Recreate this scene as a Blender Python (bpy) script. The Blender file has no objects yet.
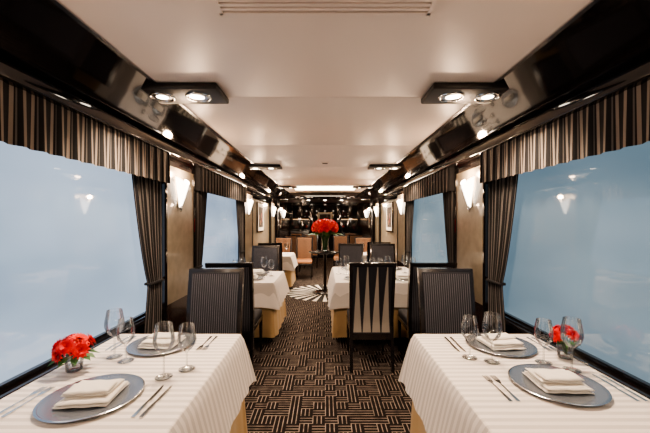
import bpy, math, random
from mathutils import Vector, Matrix
random.seed(7)
S = bpy.context.scene
H = 1.45
# ---------------------------------------------------------------- materials
def newmat(name):
    m = bpy.data.materials.new(name); m.use_nodes = True
    nt = m.node_tree; b = nt.nodes['Principled BSDF']
    return m, nt, b
def pm(name, col, rough=.5, metal=0, coat=0, emis=None, es=0, trans=0, ior=1.45, spec=.5, sheen=0, noise=0, nscale=20, bump=0):
    m, nt, b = newmat(name)
    b.inputs['Base Color'].default_value = (*col, 1)
    b.inputs['Roughness'].default_value = rough
    b.inputs['Metallic'].default_value = metal
    b.inputs['Coat Weight'].default_value = coat
    b.inputs['Transmission Weight'].default_value = trans
    b.inputs['IOR'].default_value = ior
    b.inputs['Specular IOR Level'].default_value = spec
    b.inputs['Sheen Weight'].default_value = sheen
    if emis:
        b.inputs['Emission Color'].default_value = (*emis, 1)
        b.inputs['Emission Strength'].default_value = es
    if noise or bump:
        tc = nt.nodes.new('ShaderNodeTexCoord'); n = nt.nodes.new('ShaderNodeTexNoise')
        n.inputs['Scale'].default_value = nscale; n.inputs['Detail'].default_value = 4
        nt.links.new(tc.outputs['Object'], n.inputs['Vector'])
        if noise:
            mx = nt.nodes.new('ShaderNodeMix'); mx.data_type = 'RGBA'
            mx.inputs['A'].default_value = (*[c*(1-noise) for c in col], 1)
            mx.inputs['B'].default_value = (*[min(1, c*(1+noise)) for c in col], 1)
            nt.links.new(n.outputs['Fac'], mx.inputs['Factor'])
            nt.links.new(mx.outputs['Result'], b.inputs['Base Color'])
        if bump:
            bp = nt.nodes.new('ShaderNodeBump'); bp.inputs['Strength'].default_value = bump
            bp.inputs['Distance'].default_value = .01
            nt.links.new(n.outputs['Fac'], bp.inputs['Height']); nt.links.new(bp.outputs['Normal'], b.inputs['Normal'])
    return m
def mathn(nt, op, a, b=None):
    n = nt.nodes.new('ShaderNodeMath'); n.operation = op
    for i, v in enumerate((a, b)):
        if v is None: continue
        if isinstance(v, (int, float)): n.inputs[i].default_value = v
        else: nt.links.new(v, n.inputs[i])
    return n.outputs[0]

M_ceil = pm('ceiling_white', (.88, .775, .70), .38, noise=.02, nscale=2)
M_lacq = pm('black_lacquer', (.008, .006, .006), .07, coat=.5, spec=.7)
M_pod = pm('lamp_housing_black', (.012, .011, .011), .35, spec=.4)
M_wood = pm('dark_wood', (.028, .015, .011), .25, coat=.3, noise=.3, nscale=8)
M_cream = pm('cream_panel', (.25, .21, .155), .3, noise=.4, nscale=12, coat=.2)
M_black = pm('fabric_black', (.010, .009, .010), .85)
M_beige = pm('fabric_beige', (.27, .22, .18), .75)
M_taupe = pm('fabric_taupe', (.075, .06, .05), .8)
M_greyst = pm('fabric_grey', (.13, .115, .105), .7)
M_seat = pm('chair_fabric', (.009, .009, .014), .7)
M_pin = pm('pinstripe', (.12, .12, .14), .6)
M_chframe = pm('chair_lacquer', (.012, .010, .011), .22, coat=.3)
M_spike = pm('chair_silver_beige', (.27, .235, .20), .5)
M_tan = pm('tan_fabric', (.36, .17, .08), .6)
M_chrome = pm('chrome', (.8, .78, .75), .12, metal=1)
M_silver = pm('silverware', (.75, .74, .72), .16, metal=1)
M_pewter = pm('pewter', (.33, .36, .41), .27, metal=.8)
M_pewterrim = pm('pewter_rim', (.5, .5, .52), .2, metal=1)
M_gold = pm('gold_cloth', (.50, .34, .17), .55, sheen=.2)
M_napkin = pm('napkin_linen', (.80, .75, .67), .85, bump=.15, nscale=300)
def thin_glass():
    m, nt, b = newmat('clear_glass')
    nt.nodes.remove(b)
    out = [n for n in nt.nodes if n.type == 'OUTPUT_MATERIAL'][0]
    lw = nt.nodes.new('ShaderNodeLayerWeight'); lw.inputs['Blend'].default_value = .35
    tr = nt.nodes.new('ShaderNodeBsdfTransparent'); tr.inputs[0].default_value = (.97, .98, .98, 1)
    gl = nt.nodes.new('ShaderNodeBsdfGlossy'); gl.inputs['Roughness'].default_value = .02
    mx = nt.nodes.new('ShaderNodeMixShader')
    f = mathn(nt, 'ADD', mathn(nt, 'MULTIPLY', lw.outputs['Fresnel'], .8), .04)
    nt.links.new(f, mx.inputs[0]); nt.links.new(tr.outputs[0], mx.inputs[1]); nt.links.new(gl.outputs[0], mx.inputs[2])
    nt.links.new(mx.outputs[0], out.inputs['Surface'])
    return m
M_glass = thin_glass()
M_red = pm('petal_red', (.75, .012, .018), .5, noise=.3, nscale=60)
M_red2 = pm('petal_scarlet', (.85, .035, .02), .5, noise=.2, nscale=60)
M_green = pm('leaf_green', (.04, .14, .03), .5, noise=.3, nscale=40)
M_shade = pm('opal_shade', (.9, .85, .78), .4, emis=(1, .86, .72), es=5.5)
M_lamp = pm('lamp_lens', (1, 1, 1), .3, emis=(1, .86, .68), es=12)
M_panel = pm('light_panel', (1, 1, 1), .3, emis=(1, .84, .62), es=6)
M_warm = pm('bar_light', (1, .7, .4), .3, emis=(1, .55, .25), es=1.2)
M_tread = pm('trim_brass', (.5, .38, .22), .3, metal=1)
M_red_end = pm('red_leather', (.25, .02, .02), .4)
M_brownceil = pm('lounge_ceiling', (.12, .06, .035), .3, coat=.3)

def cloth_mat():
    m, nt, b = newmat('tablecloth_jacquard')
    tc = nt.nodes.new('ShaderNodeTexCoord'); sp = nt.nodes.new('ShaderNodeSeparateXYZ')
    nt.links.new(tc.outputs['Object'], sp.inputs[0])
    f = mathn(nt, 'FRACT', mathn(nt, 'MULTIPLY', mathn(nt, 'ADD', sp.outputs[1], 10), 1/.040))
    st = mathn(nt, 'GREATER_THAN', f, .5)
    mx = nt.nodes.new('ShaderNodeMix'); mx.data_type = 'RGBA'
    mx.inputs['A'].default_value = (.83, .765, .71, 1); mx.inputs['B'].default_value = (.62, .57, .525, 1)
    nt.links.new(st, mx.inputs['Factor']); nt.links.new(mx.outputs['Result'], b.inputs['Base Color'])
    r = mathn(nt, 'ADD', mathn(nt, 'MULTIPLY', st, .3), .45); nt.links.new(r, b.inputs['Roughness'])
    return m
M_cloth = cloth_mat()
def carpet_mat():
    m, nt, b = newmat('carpet_weave')
    tc = nt.nodes.new('ShaderNodeTexCoord')
    C = .092
    sh = nt.nodes.new('ShaderNodeVectorMath'); sh.operation = 'ADD'; sh.inputs[1].default_value = (C*100, C*100, .5)
    nt.links.new(tc.outputs['Object'], sh.inputs[0])
    sp = nt.nodes.new('ShaderNodeSeparateXYZ'); nt.links.new(sh.outputs[0], sp.inputs[0])
    X, Y = sp.outputs[0], sp.outputs[1]
    cx = mathn(nt, 'FLOOR', mathn(nt, 'MULTIPLY', X, 1/C)); cy = mathn(nt, 'FLOOR', mathn(nt, 'MULTIPLY', Y, 1/C))
    cb = nt.nodes.new('ShaderNodeCombineXYZ'); nt.links.new(cx, cb.inputs[0]); nt.links.new(cy, cb.inputs[1])
    wn = nt.nodes.new('ShaderNodeTexWhiteNoise'); wn.noise_dimensions = '2D'; nt.links.new(cb.outputs[0], wn.inputs['Vector'])
    par = mathn(nt, 'MODULO', mathn(nt, 'ADD', cx, cy), 2)
    flip = mathn(nt, 'LESS_THAN', wn.outputs['Value'], .25)
    sel = mathn(nt, 'ABSOLUTE', mathn(nt, 'SUBTRACT', par, flip))
    fx = mathn(nt, 'LESS_THAN', mathn(nt, 'FRACT', mathn(nt, 'MULTIPLY', X, 3/C)), .22)
    fy = mathn(nt, 'LESS_THAN', mathn(nt, 'FRACT', mathn(nt, 'MULTIPLY', Y, 3/C)), .22)
    mf = nt.nodes.new('ShaderNodeMix'); nt.links.new(sel, mf.inputs['Factor'])
    nt.links.new(fx, mf.inputs['A']); nt.links.new(fy, mf.inputs['B'])
    ns = nt.nodes.new('ShaderNodeTexNoise'); ns.inputs['Scale'].default_value = 14
    nt.links.new(tc.outputs['Object'], ns.inputs['Vector'])
    fac = mathn(nt, 'MULTIPLY', mf.outputs['Result'], mathn(nt, 'ADD', mathn(nt,'MULTIPLY',ns.outputs['Fac'],2.0), -.2))
    mx = nt.nodes.new('ShaderNodeMix'); mx.data_type = 'RGBA'
    mx.inputs['A'].default_value = (.011, .0075, .007, 1); mx.inputs['B'].default_value = (.29, .235, .20, 1)
    nt.links.new(fac, mx.inputs['Factor']); nt.links.new(mx.outputs['Result'], b.inputs['Base Color'])
    b.inputs['Roughness'].default_value = .95; b.inputs['Specular IOR Level'].default_value = .15
    return m
M_carpet = carpet_mat()
def window_mat(name, c1, c2, es):
    m, nt, b = newmat(name)
    tc = nt.nodes.new('ShaderNodeTexCoord'); ns = nt.nodes.new('ShaderNodeTexNoise')
    ns.inputs['Scale'].default_value = 1.1; ns.inputs['Detail'].default_value = 2
    mp = nt.nodes.new('ShaderNodeMapping'); mp.inputs['Scale'].default_value = (1, .6, 1.6)
    nt.links.new(tc.outputs['Object'], mp.inputs[0]); nt.links.new(mp.outputs[0], ns.inputs['Vector'])
    rp = nt.nodes.new('ShaderNodeMapRange'); rp.inputs[1].default_value = .3; rp.inputs[2].default_value = .7
    nt.links.new(ns.outputs['Fac'], rp.inputs[0])
    mx = nt.nodes.new('ShaderNodeMix'); mx.data_type = 'RGBA'
    mx.inputs['A'].default_value = (*c1, 1); mx.inputs['B'].default_value = (*c2, 1)
    nt.links.new(rp.outputs[0], mx.inputs['Factor'])
    nt.links.new(mx.outputs['Result'], b.inputs['Emission Color'])  # daylight behind the frosted pane is painted in as mottled blue emission
    b.inputs['Emission Strength'].default_value = es
    b.inputs['Base Color'].default_value = (.06, .08, .10, 1)
    b.inputs['Roughness'].default_value = .03; b.inputs['Coat Weight'].default_value = .3
    return m
M_winL = window_mat('glass_daylight_glow_left', (.20, .27, .37), (.40, .48, .59), 1.0)  # opaque panes glow in place of daylight, left side brighter than right
M_winR = window_mat('glass_daylight_glow_right', (.085, .13, .165), (.17, .225, .26), 1.0)

# ---------------------------------------------------------------- mesh builder
class MB:
    def __init__(s): s.v=[]; s.f=[]; s.m=[]; s.sm=[]; s.mats=[]
    def mi(s, mat):
        if mat not in s.mats: s.mats.append(mat)
        return s.mats.index(mat)
    def add(s, vs, fs, mat, smooth=False, xf=None):
        o = len(s.v)
        if xf is not None: vs = [tuple(xf @ Vector(v)) for v in vs]
        s.v += vs
        ml = mat if isinstance(mat, list) else [mat]*len(fs)
        for f, mm in zip(fs, ml):
            s.f.append([i+o for i in f]); s.m.append(s.mi(mm)); s.sm.append(smooth)
    def box(s, x0,x1,y0,y1,z0,z1, mat, bev=0, xf=None):
        if bev <= 0:
            vs=[(x,y,z) for z in (z0,z1) for y in (y0,y1) for x in (x0,x1)]
            fs=[(0,2,3,1),(4,5,7,6),(0,1,5,4),(2,6,7,3),(0,4,6,2),(1,3,7,5)]
            s.add(vs,fs,mat,False,xf)
        else:
            import bmesh
            bm = bmesh.new(); bmesh.ops.create_cube(bm, size=1)
            bmesh.ops.transform(bm, matrix=Matrix.Translation(((x0+x1)/2,(y0+y1)/2,(z0+z1)/2)) @ Matrix.Diagonal((x1-x0,y1-y0,z1-z0,1)), verts=bm.verts)
            bmesh.ops.bevel(bm, geom=bm.edges[:], offset=bev, segments=3, profile=.5, affect='EDGES')
            bm.verts.index_update()
            s.add([tuple(v.co) for v in bm.verts], [[v.index for v in f.verts] for f in bm.faces], mat, True, xf)
            bm.free()
    def lathe(s, prof, mat, c=(0,0,0), seg=32, a0=0, a1=2*math.pi, xf=None, sx=1, sy=1):
        full = abs(a1-a0-2*math.pi) < 1e-6
        n = seg if full else seg+1
        vs=[]; fs=[]
        for r,z in prof:
            for i in range(n):
                a=a0+(a1-a0)*i/seg
                vs.append((c[0]+r*math.cos(a)*sx, c[1]+r*math.sin(a)*sy, c[2]+z))
        for j in range(len(prof)-1):
            for i in range(seg):
                k=(i+1)%n
                fs.append((j*n+i, j*n+k, (j+1)*n+k, (j+1)*n+i))
        s.add(vs,fs,mat,True,xf)
    def tube(s, pts, rad, mat, seg=8, xf=None):
        vs=[]; fs=[]; pts=[Vector(p) for p in pts]
        if not isinstance(rad,(list,tuple)): rad=[rad]*len(pts)
        for i,p in enumerate(pts):
            d=(pts[min(i+1,len(pts)-1)]-pts[max(i-1,0)]).normalized()
            a=d.orthogonal().normalized(); b=d.cross(a)
            for k in range(seg):
                t=2*math.pi*k/seg; vs.append(tuple(p+(a*math.cos(t)+b*math.sin(t))*rad[i]))
        for i in range(len(pts)-1):
            for k in range(seg):
                q=(k+1)%seg; fs.append((i*seg+k,i*seg+q,(i+1)*seg+q,(i+1)*seg+k))
        fs.append(tuple(range(seg))[::-1]); fs.append(tuple((len(pts)-1)*seg+k for k in range(seg)))
        s.add(vs,fs,mat,True,xf)
    def poly(s, pts, z0, z1, mat, xf=None):
        n=len(pts); vs=[(x,y,z0) for x,y in pts]+[(x,y,z1) for x,y in pts]
        fs=[tuple(range(n))[::-1], tuple(range(n,2*n))]+[(i,(i+1)%n,n+(i+1)%n,n+i) for i in range(n)]
        s.add(vs,fs,mat,False,xf)
    def mesh(s, name):
        me=bpy.data.meshes.new(name); me.from_pydata(s.v,[],s.f)
        for m in s.mats: me.materials.append(m)
        me.polygons.foreach_set('material_index', s.m)
        me.polygons.foreach_set('use_smooth', s.sm)
        me.update(); return me
def place(me, name, loc=(0,0,0), rz=0, scale=1):
    o=bpy.data.objects.new(name, me); o.location=loc; o.rotation_euler=(0,0,rz)
    o.scale=(scale,)*3 if not isinstance(scale,tuple) else scale
    S.collection.objects.link(o); return o
def obj(mb, name, loc=(0,0,0), rz=0): return place(mb.mesh(name), name, loc, rz)

Y0, Y1 = -1.95, 13.0
WX = 1.38
# ---------------------------------------------------------------- shell
b=MB(); b.box(-1.5,1.5,Y0-.1,Y1+.1,-.08,0,M_carpet); obj(b,'floor')
b=MB()
ys=[-1.95,-.55,.75,2.05,3.35,4.65,5.95,7.25,8.7]
for i in range(len(ys)-1):
    b.box(-.97,.97,ys[i]+.003,ys[i+1]-.003,2.25,2.30,M_ceil,bev=.003)
b.box(-.97,.97,Y0,8.7,2.30,2.34,M_black)
b.box(-1.4,1.4,8.7,Y1+.1,2.24,2.34,M_brownceil)
obj(b,'ceiling')
BAYS=[(-1.93,.02),(.67,2.62),(3.27,5.22)]
for sd,nm in ((-1,'left'),(1,'right')):
    b=MB()
    def bx(y0,y1,z0,z1,xa,xb,mat,bev=0):
        b.box(min(sd*xa,sd*xb),max(sd*xa,sd*xb),y0,y1,z0,z1,mat,bev)
    bx(Y0,Y1,0,.70,WX,1.48,M_wood)
    bx(Y0,Y1,1.9,2.34,WX,1.48,M_lacq)
    prev=Y0
    for (a,c) in BAYS:
        if a>prev+.05: bx(prev,a,.70,1.9,WX,1.48,M_cream)
        prev=c
    bx(prev,8.6,.70,1.9,WX,1.48,M_cream)
    bx(8.6,Y1,.70,1.9,WX,1.48,M_wood)
    for (p0,p1) in ((.05,.64),(2.65,3.24),(5.25,5.84),(7.85,8.44)):
        bx(p0+.02,p1-.02,.75,1.93,1.325,WX,M_cream)
        bx(p0,p0+.02,.12,2.0,1.315,WX,M_lacq); bx(p1-.02,p1,.12,2.0,1.315,WX,M_lacq)
        bx(p0+.02,p1-.02,1.93,2.0,1.32,WX,M_lacq); bx(p0+.02,p1-.02,.12,.75,1.325,WX,M_wood)
    obj(b,'wall_'+nm)
    b=MB()
    prof=[(1.38,2.08),(1.27,2.09),(1.10,2.185),(.975,2.262),(.965,2.30),(1.38,2.30)]
    vs=[]
    for y in (Y0,8.7):
        vs+=[(sd*x,y,z) for x,z in prof]
    n=len(prof); fs=[(i,(i+1)%n,n+(i+1)%n,n+i) for i in range(n)]+[tuple(range(n)),tuple(range(n,2*n))]
    b.add(vs,fs,M_lacq)
    obj(b,'ceiling_cove_'+nm)
    b=MB()
    bx(Y0,8.7,2.005,2.075,1.235,1.378,M_lacq,.008)
    obj(b,'trim_cornice_'+nm)
    b=MB(); bx(Y0,8.7,2.243,2.256,.962,.985,M_pewterrim); obj(b,'trim_ceiling_edge_'+nm)
    b=MB()
    for (a,c) in BAYS: bx(a,c,.695,.725,1.335,1.42,M_lacq,.006)
    obj(b,'trim_sill_'+nm)
    b=MB(); bx(Y0,Y1,0.0,.12,1.36,1.378,M_lacq); obj(b,'baseboard_'+nm)
b=MB(); b.box(-1.48,1.48,Y0-.1,Y0,0,2.34,M_wood)
for k in range(4): b.box(-1.3+k*.67,-1.3+k*.67+.55,Y0,Y0+.02,.3,2.0,M_wood,bev=.006)
obj(b,'wall_rear')
b=MB(); b.box(-1.48,1.48,Y1,Y1+.1,0,2.34,M_lacq)
for x0,x1 in ((-1.3,-.62),(-.55,.55),(.62,1.3)):
    b.box(x0,x1,Y1-.03,Y1,.2,2.1,M_lacq,bev=.01)
obj(b,'wall_end')
b=MB()
b.box(-1.36,1.36,8.62,8.70,2.06,2.24,M_lacq,bev=.01); b.box(-1.36,-1.22,8.62,8.7,0.005,2.06,M_lacq,bev=.01); b.box(1.22,1.36,8.62,8.7,0.005,2.06,M_lacq,bev=.01)
obj(b,'trim_bulkhead')

k=0
for sd,mw in ((-1,M_winL),(1,M_winR)):
    for (a,c) in BAYS:
        k+=1; b=MB()
        def bx(y0,y1,z0,z1,xa,xb,mat,bev=0):
            b.box(min(sd*xa,sd*xb),max(sd*xa,sd*xb),y0,y1,z0,z1,mat,bev)
        bx(a,c,.70,1.9,1.41,1.43,mw)
        bx(a,a+.04,.726,1.9,1.385,1.41,M_lacq); bx(c-.04,c,.726,1.9,1.385,1.41,M_lacq)
        bx(a,c,.726,.75,1.385,1.41,M_lacq); bx(a,c,1.87,1.9,1.385,1.41,M_lacq)
        obj(b,'window_%d'%k)

# ---------------------------------------------------------------- valances & curtains
PAT=[(.034,M_black),(.016,M_beige),(.008,M_black),(.005,M_greyst),(.022,M_black),(.013,M_beige)]
PATC=[(.022,M_black),(.005,M_greyst),(.014,M_black),(.010,M_greyst)]
def stripe(t,P):
    t=t%sum(p[0] for p in P)
    for w,m in P:
        if t<w: return m
        t-=w
    return M_black
def sheet(b, f, nu, rows, length, P):
    vs=[];fs=[];ms=[]
    for j in range(rows+1):
        for i in range(nu+1): vs.append(f(i/nu,j/rows))
    for j in range(rows):
        for i in range(nu):
            q=j*(nu+1)+i; fs.append((q,q+1,q+nu+2,q+nu+1)); ms.append(stripe((i+.5)/nu*length,P))
    b.add(vs,fs,ms,True)
for sd in (-1,1):
    for (a,c) in BAYS:
        b=MB(); L=c-a
        def f(u,v):
            y=a+.005+u*(L-.01); amp=.004+.006*v
            return (sd*(1.272+amp*math.sin(2*math.pi*y/.098)), y, 2.01-.245*v)
        sheet(b,f,int(L/.003),3,L*1.0,PAT)
        b.box(min(sd*1.275,sd*1.375),max(sd*1.275,sd*1.375),a,a+.005,1.77,2.005,M_black)
        b.box(min(sd*1.275,sd*1.375),max(sd*1.275,sd*1.375),c-.005,c,1.77,2.005,M_black)
        obj(b,'window_valance')
        for end,W in ((a,.34),(c,.44)):
            d = 1 if end==a else -1
            b=MB()
            def g(u,v):
                z=2.0-1.52*v
                tie=.98
                if z>tie: w=.42+.58*((z-tie)/(2.03-tie))**.8
                else: w=.42+.14*min(1,(tie-z)/.4)
                yy=end+d*(.015+W*w*u)
                am=.022*(.6+.4*w)
                return (sd*(1.335+am*math.sin(2*math.pi*u*7+.5*math.sin(3*v))), yy, z)
            sheet(b,g,260,26,.9,PATC)
            b.box(min(sd*1.308,sd*1.365),max(sd*1.308,sd*1.365),min(end+d*.01,end+d*(.02+W*.43)),max(end+d*.01,end+d*(.02+W*.43)),.97,.99,M_black,bev=.006)
            obj(b,'curtain')

# ---------------------------------------------------------------- spotlight pods
def light(name,typ,loc,energy,col,parent=None,**kw):
    l=bpy.data.lights.new(name,typ); l.energy=energy; l.color=col
    for k_,v_ in kw.items(): setattr(l,k_,v_)
    o=bpy.data.objects.new(name,l); o.location=loc; S.collection.objects.link(o)
    if parent: o.parent=parent
    return o
WARM=(1,.76,.55)
for sd in (-1,1):
    for yc in (-.65,1.95,4.55,7.15):
        b=MB()
        b.box(min(sd*.62,sd*1.14),max(sd*.62,sd*1.14),-.125,.125,2.212,2.249,M_pod,bev=.01)
        for xc in (.99,.77):
            b.lathe([(.058,2.214),(.058,2.206),(.070,2.203),(.074,2.207),(.076,2.214)],M_chrome,c=(sd*xc,0,0),seg=28)
            b.lathe([(0,2.209),(.022,2.208),(.034,2.210)],M_lamp,c=(sd*xc,0,0),seg=20)
            b.lathe([(.034,2.210),(.058,2.2105)],M_pewterrim,c=(sd*xc,0,0),seg=20)
        o=obj(b,'ceiling_spotlight',(0,yc,0))
        for xc in (.99,.77):
            light('bulb','SPOT',(sd*xc,0,2.17),54,WARM,o,spot_size=math.radians(125),spot_blend=.9,shadow_soft_size=.05)
# ---------------------------------------------------------------- sconces
def sconce_mesh():
    b=MB(); seg=28; rows=8; vs=[];fs=[]
    for j in range(rows+1):
        t=j/rows
        for i in range(seg+1):
            a=math.pi*i/seg
            r=.005+.088*t**.85
            top=.235+.045*abs(math.cos(a))**1.5-.015*math.sin(a)
            z=-.12+top*t
            vs.append((r*math.cos(a), .012+r*.8*math.sin(a), z))
    for j in range(rows):
        for i in range(seg):
            q=j*(seg+1)+i; fs.append((q,q+1,q+seg+2,q+seg+1))
    b.add(vs,fs,M_shade,True)
    b.box(-.025,.025,0,.012,-.11,.05,M_chrome,bev=.004)
    b.lathe([(0,-.150),(.007,-.142),(.012,-.12),(.010,-.095),(0,-.09)],M_chrome,c=(0,.018,0),seg=12)
    return b.mesh('wall_sconce')
SC=sconce_mesh()
for sd in (-1,1):
    for yc in (.35,2.90,5.50,8.12,10.6):
        x=1.325 if yc<9 else 1.379
        o=place(SC,'wall_sconce',(sd*x,yc,1.69),rz=math.pi/2 if sd>0 else -math.pi/2)
        light('bulb','POINT',(0,.10,.19),9,(1,.68,.44),o,shadow_soft_size=.035)
b=MB(); b.box(-.72,.72,7.0,7.95,2.242,2.249,M_panel); 
b.box(-.75,.75,6.97,7.0,2.235,2.249,M_ceil); b.box(-.75,.75,7.95,7.98,2.235,2.249,M_ceil)
b.box(-.75,-.72,6.97,7.98,2.235,2.249,M_ceil); b.box(.72,.75,6.97,7.98,2.235,2.249,M_ceil)
obj(b,'ceiling_light_panel')
b=MB()
b.box(-.40,.40,1.06,1.075,2.236,2.249,M_ceil); b.box(-.40,.40,1.205,1.22,2.236,2.249,M_ceil)
b.box(-.40,-.385,1.06,1.22,2.236,2.249,M_ceil); b.box(.385,.40,1.06,1.22,2.236,2.249,M_ceil)
b.box(-.385,.385,1.075,1.205,2.246,2.249,M_taupe)
for i in range(5): b.box(-.385,.385,1.085+i*.024,1.099+i*.024,2.238,2.246,M_ceil)
obj(b,'ceiling_air_vent')
b=MB(); b.box(-.05,.05,4.25,4.35,2.238,2.249,M_ceil,bev=.003); b.box(-.035,.035,4.27,4.33,2.234,2.238,M_taupe); obj(b,'ceiling_small_vent')  # small rectangular ceiling vent
def picture(loc,rz,w,h,seed):
    b=MB()
    b.box(-w/2,w/2,0,.025,-h/2,h/2,M_lacq,bev=.006); b.box(-w/2+.02,w/2-.02,.025,.028,-h/2+.02,h/2-.02,M_tread)
    b.box(-w/2+.03,w/2-.03,.028,.029,-h/2+.03,h/2-.03,M_napkin)
    b.box(-w/2+.09,w/2-.09,.029,.030,-h/2+.1,h/2-.1,M_taupe)
    rr=random.Random(seed)
    for i in range(6):
        x=rr.uniform(-w/2+.12,w/2-.16); z0=rr.uniform(-h/2+.13,h/2-.2)
        b.box(x,x+.05,.030,.032,z0,z0+.09,[M_beige,M_red_end,M_tan][i%3])
    obj(b,'framed_picture',loc,rz)
for sd in (-1,1):
    r=math.pi/2 if sd>0 else -math.pi/2
    picture((sd*1.379,6.75,1.55),r,.62,.62,3); picture((sd*1.379,9.6,1.5),r,.6,.5,4)
picture((0,Y1-.031,1.55),math.pi,.62,.62,8)

# ---------------------------------------------------------------- tables
def table(x0,x1,y0,y1,wall,name='dining_table'):
    cx,cy=(x0+x1)/2,(y0+y1)/2; hx,hy=(x1-x0)/2,(y1-y0)/2
    b=MB(); b.box(-hx+.01,hx-.01,-hy+.01,hy-.01,.70,.736,M_wood)
    for yy in (-hy*.55,hy*.55):
        b.box(-.04,.04,yy-.04,yy+.04,.03,.70,M_lacq); b.box(-.2,.2,yy-.05,yy+.05,0.004,.03,M_lacq,bev=.005)
    def perim(hx,hy,r,n=10,st=26):
        P=[]
        cs=[(hx-r,hy-r,0),(-hx+r,hy-r,1),(-hx+r,-hy+r,2),(hx-r,-hy+r,3)]
        for i,(px,py,q) in enumerate(cs):
            for k in range(n+1):
                a=q*math.pi/2+math.pi/2*k/n
                P.append((px+r*math.cos(a),py+r*math.sin(a),math.cos(a),math.sin(a),1-abs(k/n-.5)*2))
            nx,ny,_=cs[(i+1)%4]; a=(q+1)*math.pi/2
            ex=(px+r*math.cos(a),py+r*math.sin(a)); fx=(nx+r*math.cos(a),ny+r*math.sin(a))
            for k in range(1,st):
                t=k/st; P.append((ex[0]*(1-t)+fx[0]*t,ex[1]*(1-t)+fx[1]*t,math.cos(a),math.sin(a),-min(t,1-t)))
        return P
    def drape(hx,hy,r,ztop,zh,flare,rip,cdrop,mat,top=True,freq=34):
        P=perim(hx,hy,r); n=len(P); rows=9; vs=[];fs=[]
        s=0; ss=[0]
        for i in range(1,n): s+=math.hypot(P[i][0]-P[i-1][0],P[i][1]-P[i-1][1])+(.012 if P[i][4]>=0 else 0); ss.append(s)
        for j in range(rows+1):
            t=j/rows
            for i,(x,y,nx,ny,cn) in enumerate(P):
                near=1 if cn>=0 else max(0,1+cn*5)
                o=(flare*t**.8*(1+.3*max(0,cn)) + rip*t*math.sin(ss[i]*freq)*(.35+.65*near))
                z=ztop-(ztop-zh)*t - cdrop*t*near*(.5+.5*max(0,cn))
                if j==0: o=0
                wfx=.15 if nx*wall>.02 else 1
                vs.append((x+nx*(o+.004*min(1,j))*wfx,y+ny*(o*.4+.004*min(1,j)),z-(.003 if j==0 else 0)))
        for j in range(rows):
            for i in range(n):
                k_=(i+1)%n; fs.append((j*n+i,(j+1)*n+i,(j+1)*n+k_,j*n+k_))
        b.add(vs,fs,mat,True)
        if top:
            vs=[(x,y,ztop-.003) for x,y,*_ in P]+[(x-nx*.006,y-ny*.006,ztop) for x,y,nx,ny,_ in P]
            fs=[(i,(i+1)%n,n+(i+1)%n,n+i) for i in range(n)]+[tuple(range(n,2*n))]
            b.add(vs,fs,mat,False)
    drape(hx,hy,.015,.742,.46,.075,.014,.03,M_cloth)
    drape(hx-.02,hy-.02,.02,.735,.10,.045,.02,0,M_gold,top=False,freq=26)
    return obj(b,name,(cx,cy,0))
table(-1.30,-.53,1.00,2.03,-1)
table(.56,1.30,1.00,2.03,1)
table(-1.27,-.60,3.74,4.62,-1)
table(.12,1.27,3.74,5.06,1)
table(-1.30,-.72,6.65,7.45,-1)
table(.72,1.30,6.85,7.5,1)

# ---------------------------------------------------------------- chairs
def chair(kind):
    b=MB(); W=.215
    fab=M_tan if kind=='tan' else M_seat; pin=M_black if kind=='tan' else M_pin
    def yb(z):
        if z>.45: return -.10*((z-.45)/.61)**1.4
        return -.06*((.45-z)/.45)**1.3
    def strip(x0,x1,z0,z1,t0,t1,mat,n=16,flare=0):
        vs=[];fs=[]
        for i in range(n+1):
            z=z0+(z1-z0)*i/n; y=yb(z); k_=1+flare*max(0,z-.45)
            vs+=[(x0*k_,y+t0,z),(x1*k_,y+t0,z),(x1*k_,y+t1,z),(x0*k_,y+t1,z)]
        for i in range(n):
            q=4*i
            for e in range(4): fs.append((q+e,q+(e+1)%4,q+4+(e+1)%4,q+4+e))
        fs.append((0,3,2,1)); q=4*n; fs.append((q,q+1,q+2,q+3))
        b.add(vs,fs,mat)
    F=.06
    for s_ in (-1,1):
        strip(min(s_*(W-.03),s_*W),max(s_*(W-.03),s_*W),0.0,1.06,-.022,.028,M_chframe,flare=F,n=22)
    strip(-W+.03,W-.03,1.03,1.06,-.022,.028,M_chframe,flare=F,n=3)
    strip(-W+.03,W-.03,.30,.36,-.018,.02,M_chframe,flare=F,n=3)
    strip(-W+.03,W-.03,.36,1.03,-.014,.038,fab,flare=F)
    n=13 if kind=='tan' else 22; xs=[(-.176+.352*i/(n-1)) for i in range(n)]
    sw=.009 if kind=='tan' else .0018
    for x in xs:
        strip(x-sw,x+sw,.50,1.02,.038,.0395,pin,flare=F,n=10)
        if kind!='spike': strip(x-sw,x+sw,.38,1.02,-.0155,-.014,pin,flare=F,n=10)
    if kind=='spike':
        for c in range(4):
            xc=-.138+.092*c; vs=[];fs=[];N=14
            for i in range(N+1):
                z=.37+.65*i/N; w=.036*(1-i/N)+.004; k_=1+F*max(0,z-.45)
                vs+=[((xc-w)*k_,yb(z)-.016,z),((xc+w)*k_,yb(z)-.016,z)]
            for i in range(N): fs.append((2*i,2*i+1,2*i+3,2*i+2))
            b.add(vs,fs,M_spike)
    b.box(-W+.0,W-.0,.045,.46,.36,.41,M_chframe,bev=.008)
    b.box(-W+.005,W-.005,.042,.455,.405,.48,fab,bev=.025)
    for s_ in (-1,1):
        x=s_*(W-.02)
        b.add([(x-.011,.435,0),(x+.011,.435,0),(x+.011,.457,0),(x-.011,.457,0),(x-.018,.422,.37),(x+.018,.422,.37),(x+.018,.458,.37),(x-.018,.458,.37)],
              [(3,2,1,0),(4,5,6,7),(0,1,5,4),(1,2,6,5),(2,3,7,6),(3,0,4,7)],M_chframe)
    return b.mesh('dining_chair')
CP=chair('pin'); CS=chair('spike'); CT=chair('tan')
PI=math.pi
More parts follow.
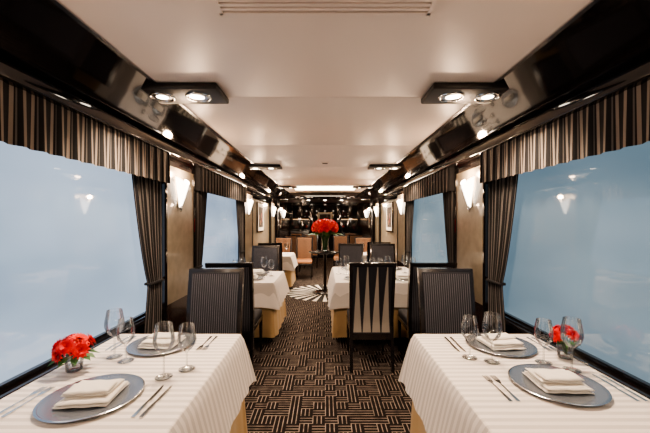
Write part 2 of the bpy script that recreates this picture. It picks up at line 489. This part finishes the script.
for me,x,y,r in [(CP,-.90,2.59,PI+.05),(CP,-.915,3.15,0),(CP,1.00,2.60,PI-.06),(CS,.455,3.15,0),(CP,1.03,3.15,0),
                 (CP,-.97,5.17,PI),(CS,.46,5.66,PI),(CP,1.03,5.66,PI),(CP,-1.02,6.05,0),(CP,1.04,6.28,0),
                 (CT,-.54,8.4,PI),(CT,-1.06,8.08,PI),(CT,.98,8.12,PI),(CT,.45,9.1,PI),
                 (CT,-.95,9.4,0),(CT,-.45,10.4,PI),(CT,.95,9.9,0),(CT,-1.0,11.2,PI),(CT,.9,11.3,PI)]:
    place(me,'dining_chair',(x,y,0.001),r)

# ---------------------------------------------------------------- tableware
def plate():
    b=MB()
    b.lathe([(0,.004),(.105,.004),(.118,.007),(.165,.013),(.176,.0145),(.180,.013),(.176,.010),(.115,.0),(0,.0)],M_pewter,seg=56)
    b.lathe([(.170,.0142),(.176,.0162),(.181,.0135)],M_pewterrim,seg=56)
    return b.mesh('charger_plate')
def napkin():
    b=MB()
    def slab(cx,cy,w,d,z0,h,rz,curl=0):
        n=12; vs=[];fs=[]
        xf=Matrix.Translation((cx,cy,0))@Matrix.Rotation(rz,4,'Z')
        for side in (1,0):
            for j in range(n+1):
                for i in range(n+1):
                    u=i/n*2-1; v=j/n*2-1
                    e=max(abs(u),abs(v))
                    round_=(1-max(0,(e-.85)/.15)**2)
                    mid=z0+h/2+curl*(u*u)*.5
                    z=mid+(h/2*(.25+.75*round_))*(1 if side else -1)+.0012*math.sin(7*u+3*v)
                    vs.append((u*w/2,v*d/2,z))
        N=(n+1)**2
        for j in range(n):
            for i in range(n):
                q=j*(n+1)+i
                fs.append((q,q+1,q+n+2,q+n+1)); fs.append((N+q,N+q+n+1,N+q+n+2,N+q+1))
        ed=[i for i in range(n+1)]+[i*(n+1)+n for i in range(1,n+1)]+[n*(n+1)+i for i in range(n-1,-1,-1)]+[i*(n+1) for i in range(n-1,0,-1)]
        for a,c in zip(ed,ed[1:]+ed[:1]): fs.append((a,N+a,N+c,c))
        b.add(vs,fs,M_napkin,True,xf)
    slab(0,0,.19,.175,.004,.012,.0)
    slab(.003,-.004,.185,.165,.015,.012,.03)
    slab(-.004,.012,.17,.125,.026,.013,-.02,.004)
    slab(.0,-.015,.16,.08,.037,.014,.05,.006)
    return b.mesh('folded_napkin')
def wineglass(h=.245,r=.046,stem=.105):
    b=MB()
    o=[(0,0.001),(.037,0.001),(.038,.0015),(.02,.004),(.006,.009),(.0038,.02),(.0036,stem-.01),(.006,stem),
       (.022,stem+.012),(.038,stem+.032),(r,stem+.058),(r*.97,stem+.085),(r*.84,h-.02),(r*.76,h)]
    b.lathe(o,M_glass,seg=32)
    b.lathe([(r*.76,h-.0008),(r*.76+.0006,h),(r*.76,h+.0008),(r*.76-.0006,h),(r*.76,h-.0008)],M_glass,seg=32)
    return b.mesh('wine_glass')
def knife():
    b=MB()
    b.poly([(-.007,-.11),(.007,-.11),(.0065,-.03),(.004,-.01),(.0085,.0),(.0095,.06),(.006,.10),(.0,.118),(-.005,.11),(-.0045,-.01),(-.0065,-.03)],.001,.0042,M_silver)
    return b.mesh('table_knife')
def fork():
    b=MB()
    b.poly([(-.0075,-.105),(-.004,-.11),(.004,-.11),(.0075,-.105),(.004,-.03),(.0028,.03),(.009,.045),(.012,.062),(-.012,.062),(-.009,.045),(-.0028,.03),(-.004,-.03)],.001,.0038,M_silver)
    for i in range(4):
        x=-.0102+.0068*i; b.poly([(x-.0018,.062),(x+.0018,.062),(x+.001,.105),(x-.001,.105)],.001,.0036,M_silver)
    return b.mesh('dinner_fork')
PLT,NAP,WG,WG2,KN,FK=plate(),napkin(),wineglass(),wineglass(.215,.042,.085),knife(),fork()
TZ=.7425
def setting(x,y,face,full=True,rz=0):
    place(PLT,'charger_plate',(x,y,TZ)); place(NAP,'folded_napkin',(x,y,TZ+.003),(0 if face>0 else PI)+rz)
    if full:
        r=0 if face>0 else PI
        for d,me,n in ((-.235,FK,'dinner_fork'),(-.268,FK,'dinner_fork'),(.235,KN,'table_knife'),(.268,KN,'table_knife')):
            place(me,n,(x+d*face,y-.02*face,TZ),r+random.uniform(-.03,.03))
setting(-.93,1.285,1,rz=.1); setting(-.935,1.845,-1,rz=-.05)
setting(1.00,1.385,1,rz=-.05); setting(1.00,1.83,-1,rz=.1)
for x,y,g in [(-1.105,1.68,WG),(-1.015,1.63,WG2),(-.735,1.46,WG),(-.665,1.54,WG2),(.755,1.67,WG2),(.845,1.62,WG),(1.10,1.61,WG2),(1.18,1.53,WG)]:
    place(g,'wine_glass',(x,y,TZ))
for tx0,tx1,ty0,ty1 in ((-1.27,-.60,3.74,4.62),(.12,1.27,3.74,5.06)):
    xs=[(tx0+tx1)/2] if tx0<0 else [.42,.98]
    for x in xs:
        setting(x,ty0+.24,1,full=False); setting(x,ty1-.24,-1,full=False)
        for s_ in (-1,1):
            place(WG,'wine_glass',(x+s_*.13,(ty0+ty1)/2+s_*.05,TZ)); place(WG2,'wine_glass',(x+s_*.23,(ty0+ty1)/2+s_*.02,TZ))
place(NAP,'folded_napkin',(-1.0,6.9,TZ)); place(NAP,'folded_napkin',(1.0,7.05,TZ))
for x,y in ((-.85,7.1),(-1.05,7.25),(.85,7.3),(1.1,7.35)): place(WG,'wine_glass',(x,y,TZ))

# ---------------------------------------------------------------- flowers
def blossom(b,c,n,r,mat,rings=4,per=14):
    n=Vector(n).normalized(); a=n.orthogonal().normalized(); t=n.cross(a); c=Vector(c)
    for k in range(rings):
        L=r*(1-.18*k); up=.05+.42*k
        for i in range(per):
            an=2*PI*(i+.5*k)/per+random.uniform(-.1,.1)
            d=(a*math.cos(an)+t*math.sin(an)); d=(d+n*up*random.uniform(.8,1.2)).normalized()
            sd_=d.cross(n).normalized(); w=r*.15
            p0=c; p1=c+d*L*.6+n*.02*L; p2=c+d*L-n*.08*L
            b.add([tuple(p0-sd_*w*.3),tuple(p0+sd_*w*.3),tuple(p1+sd_*w),tuple(p1-sd_*w),tuple(p2)],[(0,1,2,3),(3,2,4)],mat,False)
def bouquet(R,nb,br,squash=.7,zc=.12,mix=.7,leaf=1):
    b=MB()
    for i in range(nb):
        ph=math.acos(1-(i+.5)/nb*1.25); th=i*2.39996
        d=Vector((math.sin(ph)*math.cos(th),math.sin(ph)*math.sin(th),math.cos(ph)*squash))
        p=d*R+Vector((0,0,zc))
        blossom(b,p,d+Vector((0,0,.15)),br*random.uniform(.85,1.1),M_red if random.random()<mix else M_red2)
        b.tube([(p.x*.9,p.y*.9,p.z-.005),(p.x*.25,p.y*.25,zc*.55),(p.x*.1,p.y*.1,.02)],.0018 if R<.2 else .004,M_green,seg=5)
    for i in range(11):
        th=i*.6; d=Vector((math.cos(th),math.sin(th),-.25)); c=Vector((0,0,zc-R*.15)); s_=d.cross(Vector((0,0,1))).normalized()
        L=R*1.5*leaf; w=R*.28
        b.add([tuple(c+d*L*.4),tuple(c+d*L*.75+s_*w),tuple(c+d*L*1.05-Vector((0,0,.01))),tuple(c+d*L*.75-s_*w)],[(0,1,2,3)],M_green)
    return b
def vase_small(b):
    b.lathe([(0,.001),(.03,.001),(.034,.006),(.036,.04),(.040,.085)],M_glass,seg=28)
    b.lathe([(0,.004),(.031,.004),(.033,.03),(0,.031)],M_glass,seg=28)
b=bouquet(.066,8,.050,zc=.105,mix=.9); vase_small(b); obj(b,'flower_vase',(-1.195,1.525,TZ))
random.seed(3)
b=bouquet(.055,7,.042,zc=.115,mix=.9,leaf=.8); vase_small(b); obj(b,'flower_vase',(1.25,1.665,TZ))
b=MB()
b.lathe([(0,.02),(.20,.018),(.21,.006),(.21,0.003),(0,0.003)],M_lacq,seg=40)
b.lathe([(.045,.02),(.03,.06),(.03,.74),(.06,.81)],M_lacq,seg=24)
b.lathe([(0,.81),(.31,.81),(.33,.82),(.33,.84),(.32,.85),(0,.85)],M_lacq,seg=48)
obj(b,'pedestal_table',(0,6.6,.004))
b=bouquet(.25,64,.085,squash=.62,zc=.47,mix=.6)
b.lathe([(0,.001),(.075,.001),(.085,.01),(.07,.12),(.085,.3),(.10,.34)],M_glass,seg=32)
obj(b,'flower_arrangement',(0,6.6,.855))
b=MB(); N=24
b.lathe([(0,.002),(.80,.002)],M_black,seg=64)
for i in range(N):
    a=2*PI*i/N; w=.055
    b.add([(.26*math.cos(a-w*.4),.26*math.sin(a-w*.4),.0035),(.78*math.cos(a-w),.78*math.sin(a-w),.0035),(.78*math.cos(a+w),.78*math.sin(a+w),.0035),(.26*math.cos(a+w*.4),.26*math.sin(a+w*.4),.0035)],[(0,1,2,3)],M_napkin)
obj(b,'medallion_rug',(0,6.6,0))

b=MB()
b.box(-1.35,-.62,12.45,12.9,0.004,1.1,M_wood,bev=.01); b.box(-1.37,-.58,12.4,12.92,1.1,1.14,M_lacq,bev=.008)
b.box(-1.3,-.66,12.93,12.96,1.55,1.565,M_warm)
obj(b,'bar_counter')
b=MB()
b.box(.62,1.35,12.5,12.9,0.004,.95,M_wood,bev=.01); b.box(.6,1.36,12.45,12.92,.95,.99,M_lacq,bev=.008)
b.box(.66,1.3,12.93,12.96,1.55,1.565,M_warm)
obj(b,'sideboard')
for y in (9.6,11.6):
    b=MB(); 
    for x in (-.6,0,.6): b.lathe([(0,2.23),(.05,2.23),(.055,2.238)],M_lamp,c=(x,0,0),seg=20)
    o=obj(b,'ceiling_downlight',(0,y,0))
    for x in (-.6,.6): light('bulb','SPOT',(x,0,2.2),18,(1,.6,.35),o,spot_size=math.radians(120),spot_blend=.9,shadow_soft_size=.05)

light('panel_glow','AREA',(0,7.47,2.23),30,(1,.85,.68),bpy.data.objects['ceiling_light_panel'],shape='RECTANGLE',size=1.4,size_y=.9)

w=bpy.data.worlds.new('world'); S.world=w; w.use_nodes=True
w.node_tree.nodes['Background'].inputs[0].default_value=(.35,.45,.6,1); w.node_tree.nodes['Background'].inputs[1].default_value=.4

c=bpy.data.cameras.new('camera'); c.sensor_width=36; c.lens=320*36/650; c.shift_y=5.5/650; c.clip_start=.02
co=bpy.data.objects.new('camera',c); co.location=(0,0,H); co.rotation_euler=(math.radians(90),0,0); S.collection.objects.link(co); S.camera=co
S.view_settings.view_transform='AgX'
try: S.view_settings.look='AgX - Medium High Contrast'
except Exception as e: print(e)
S.view_settings.exposure=.6
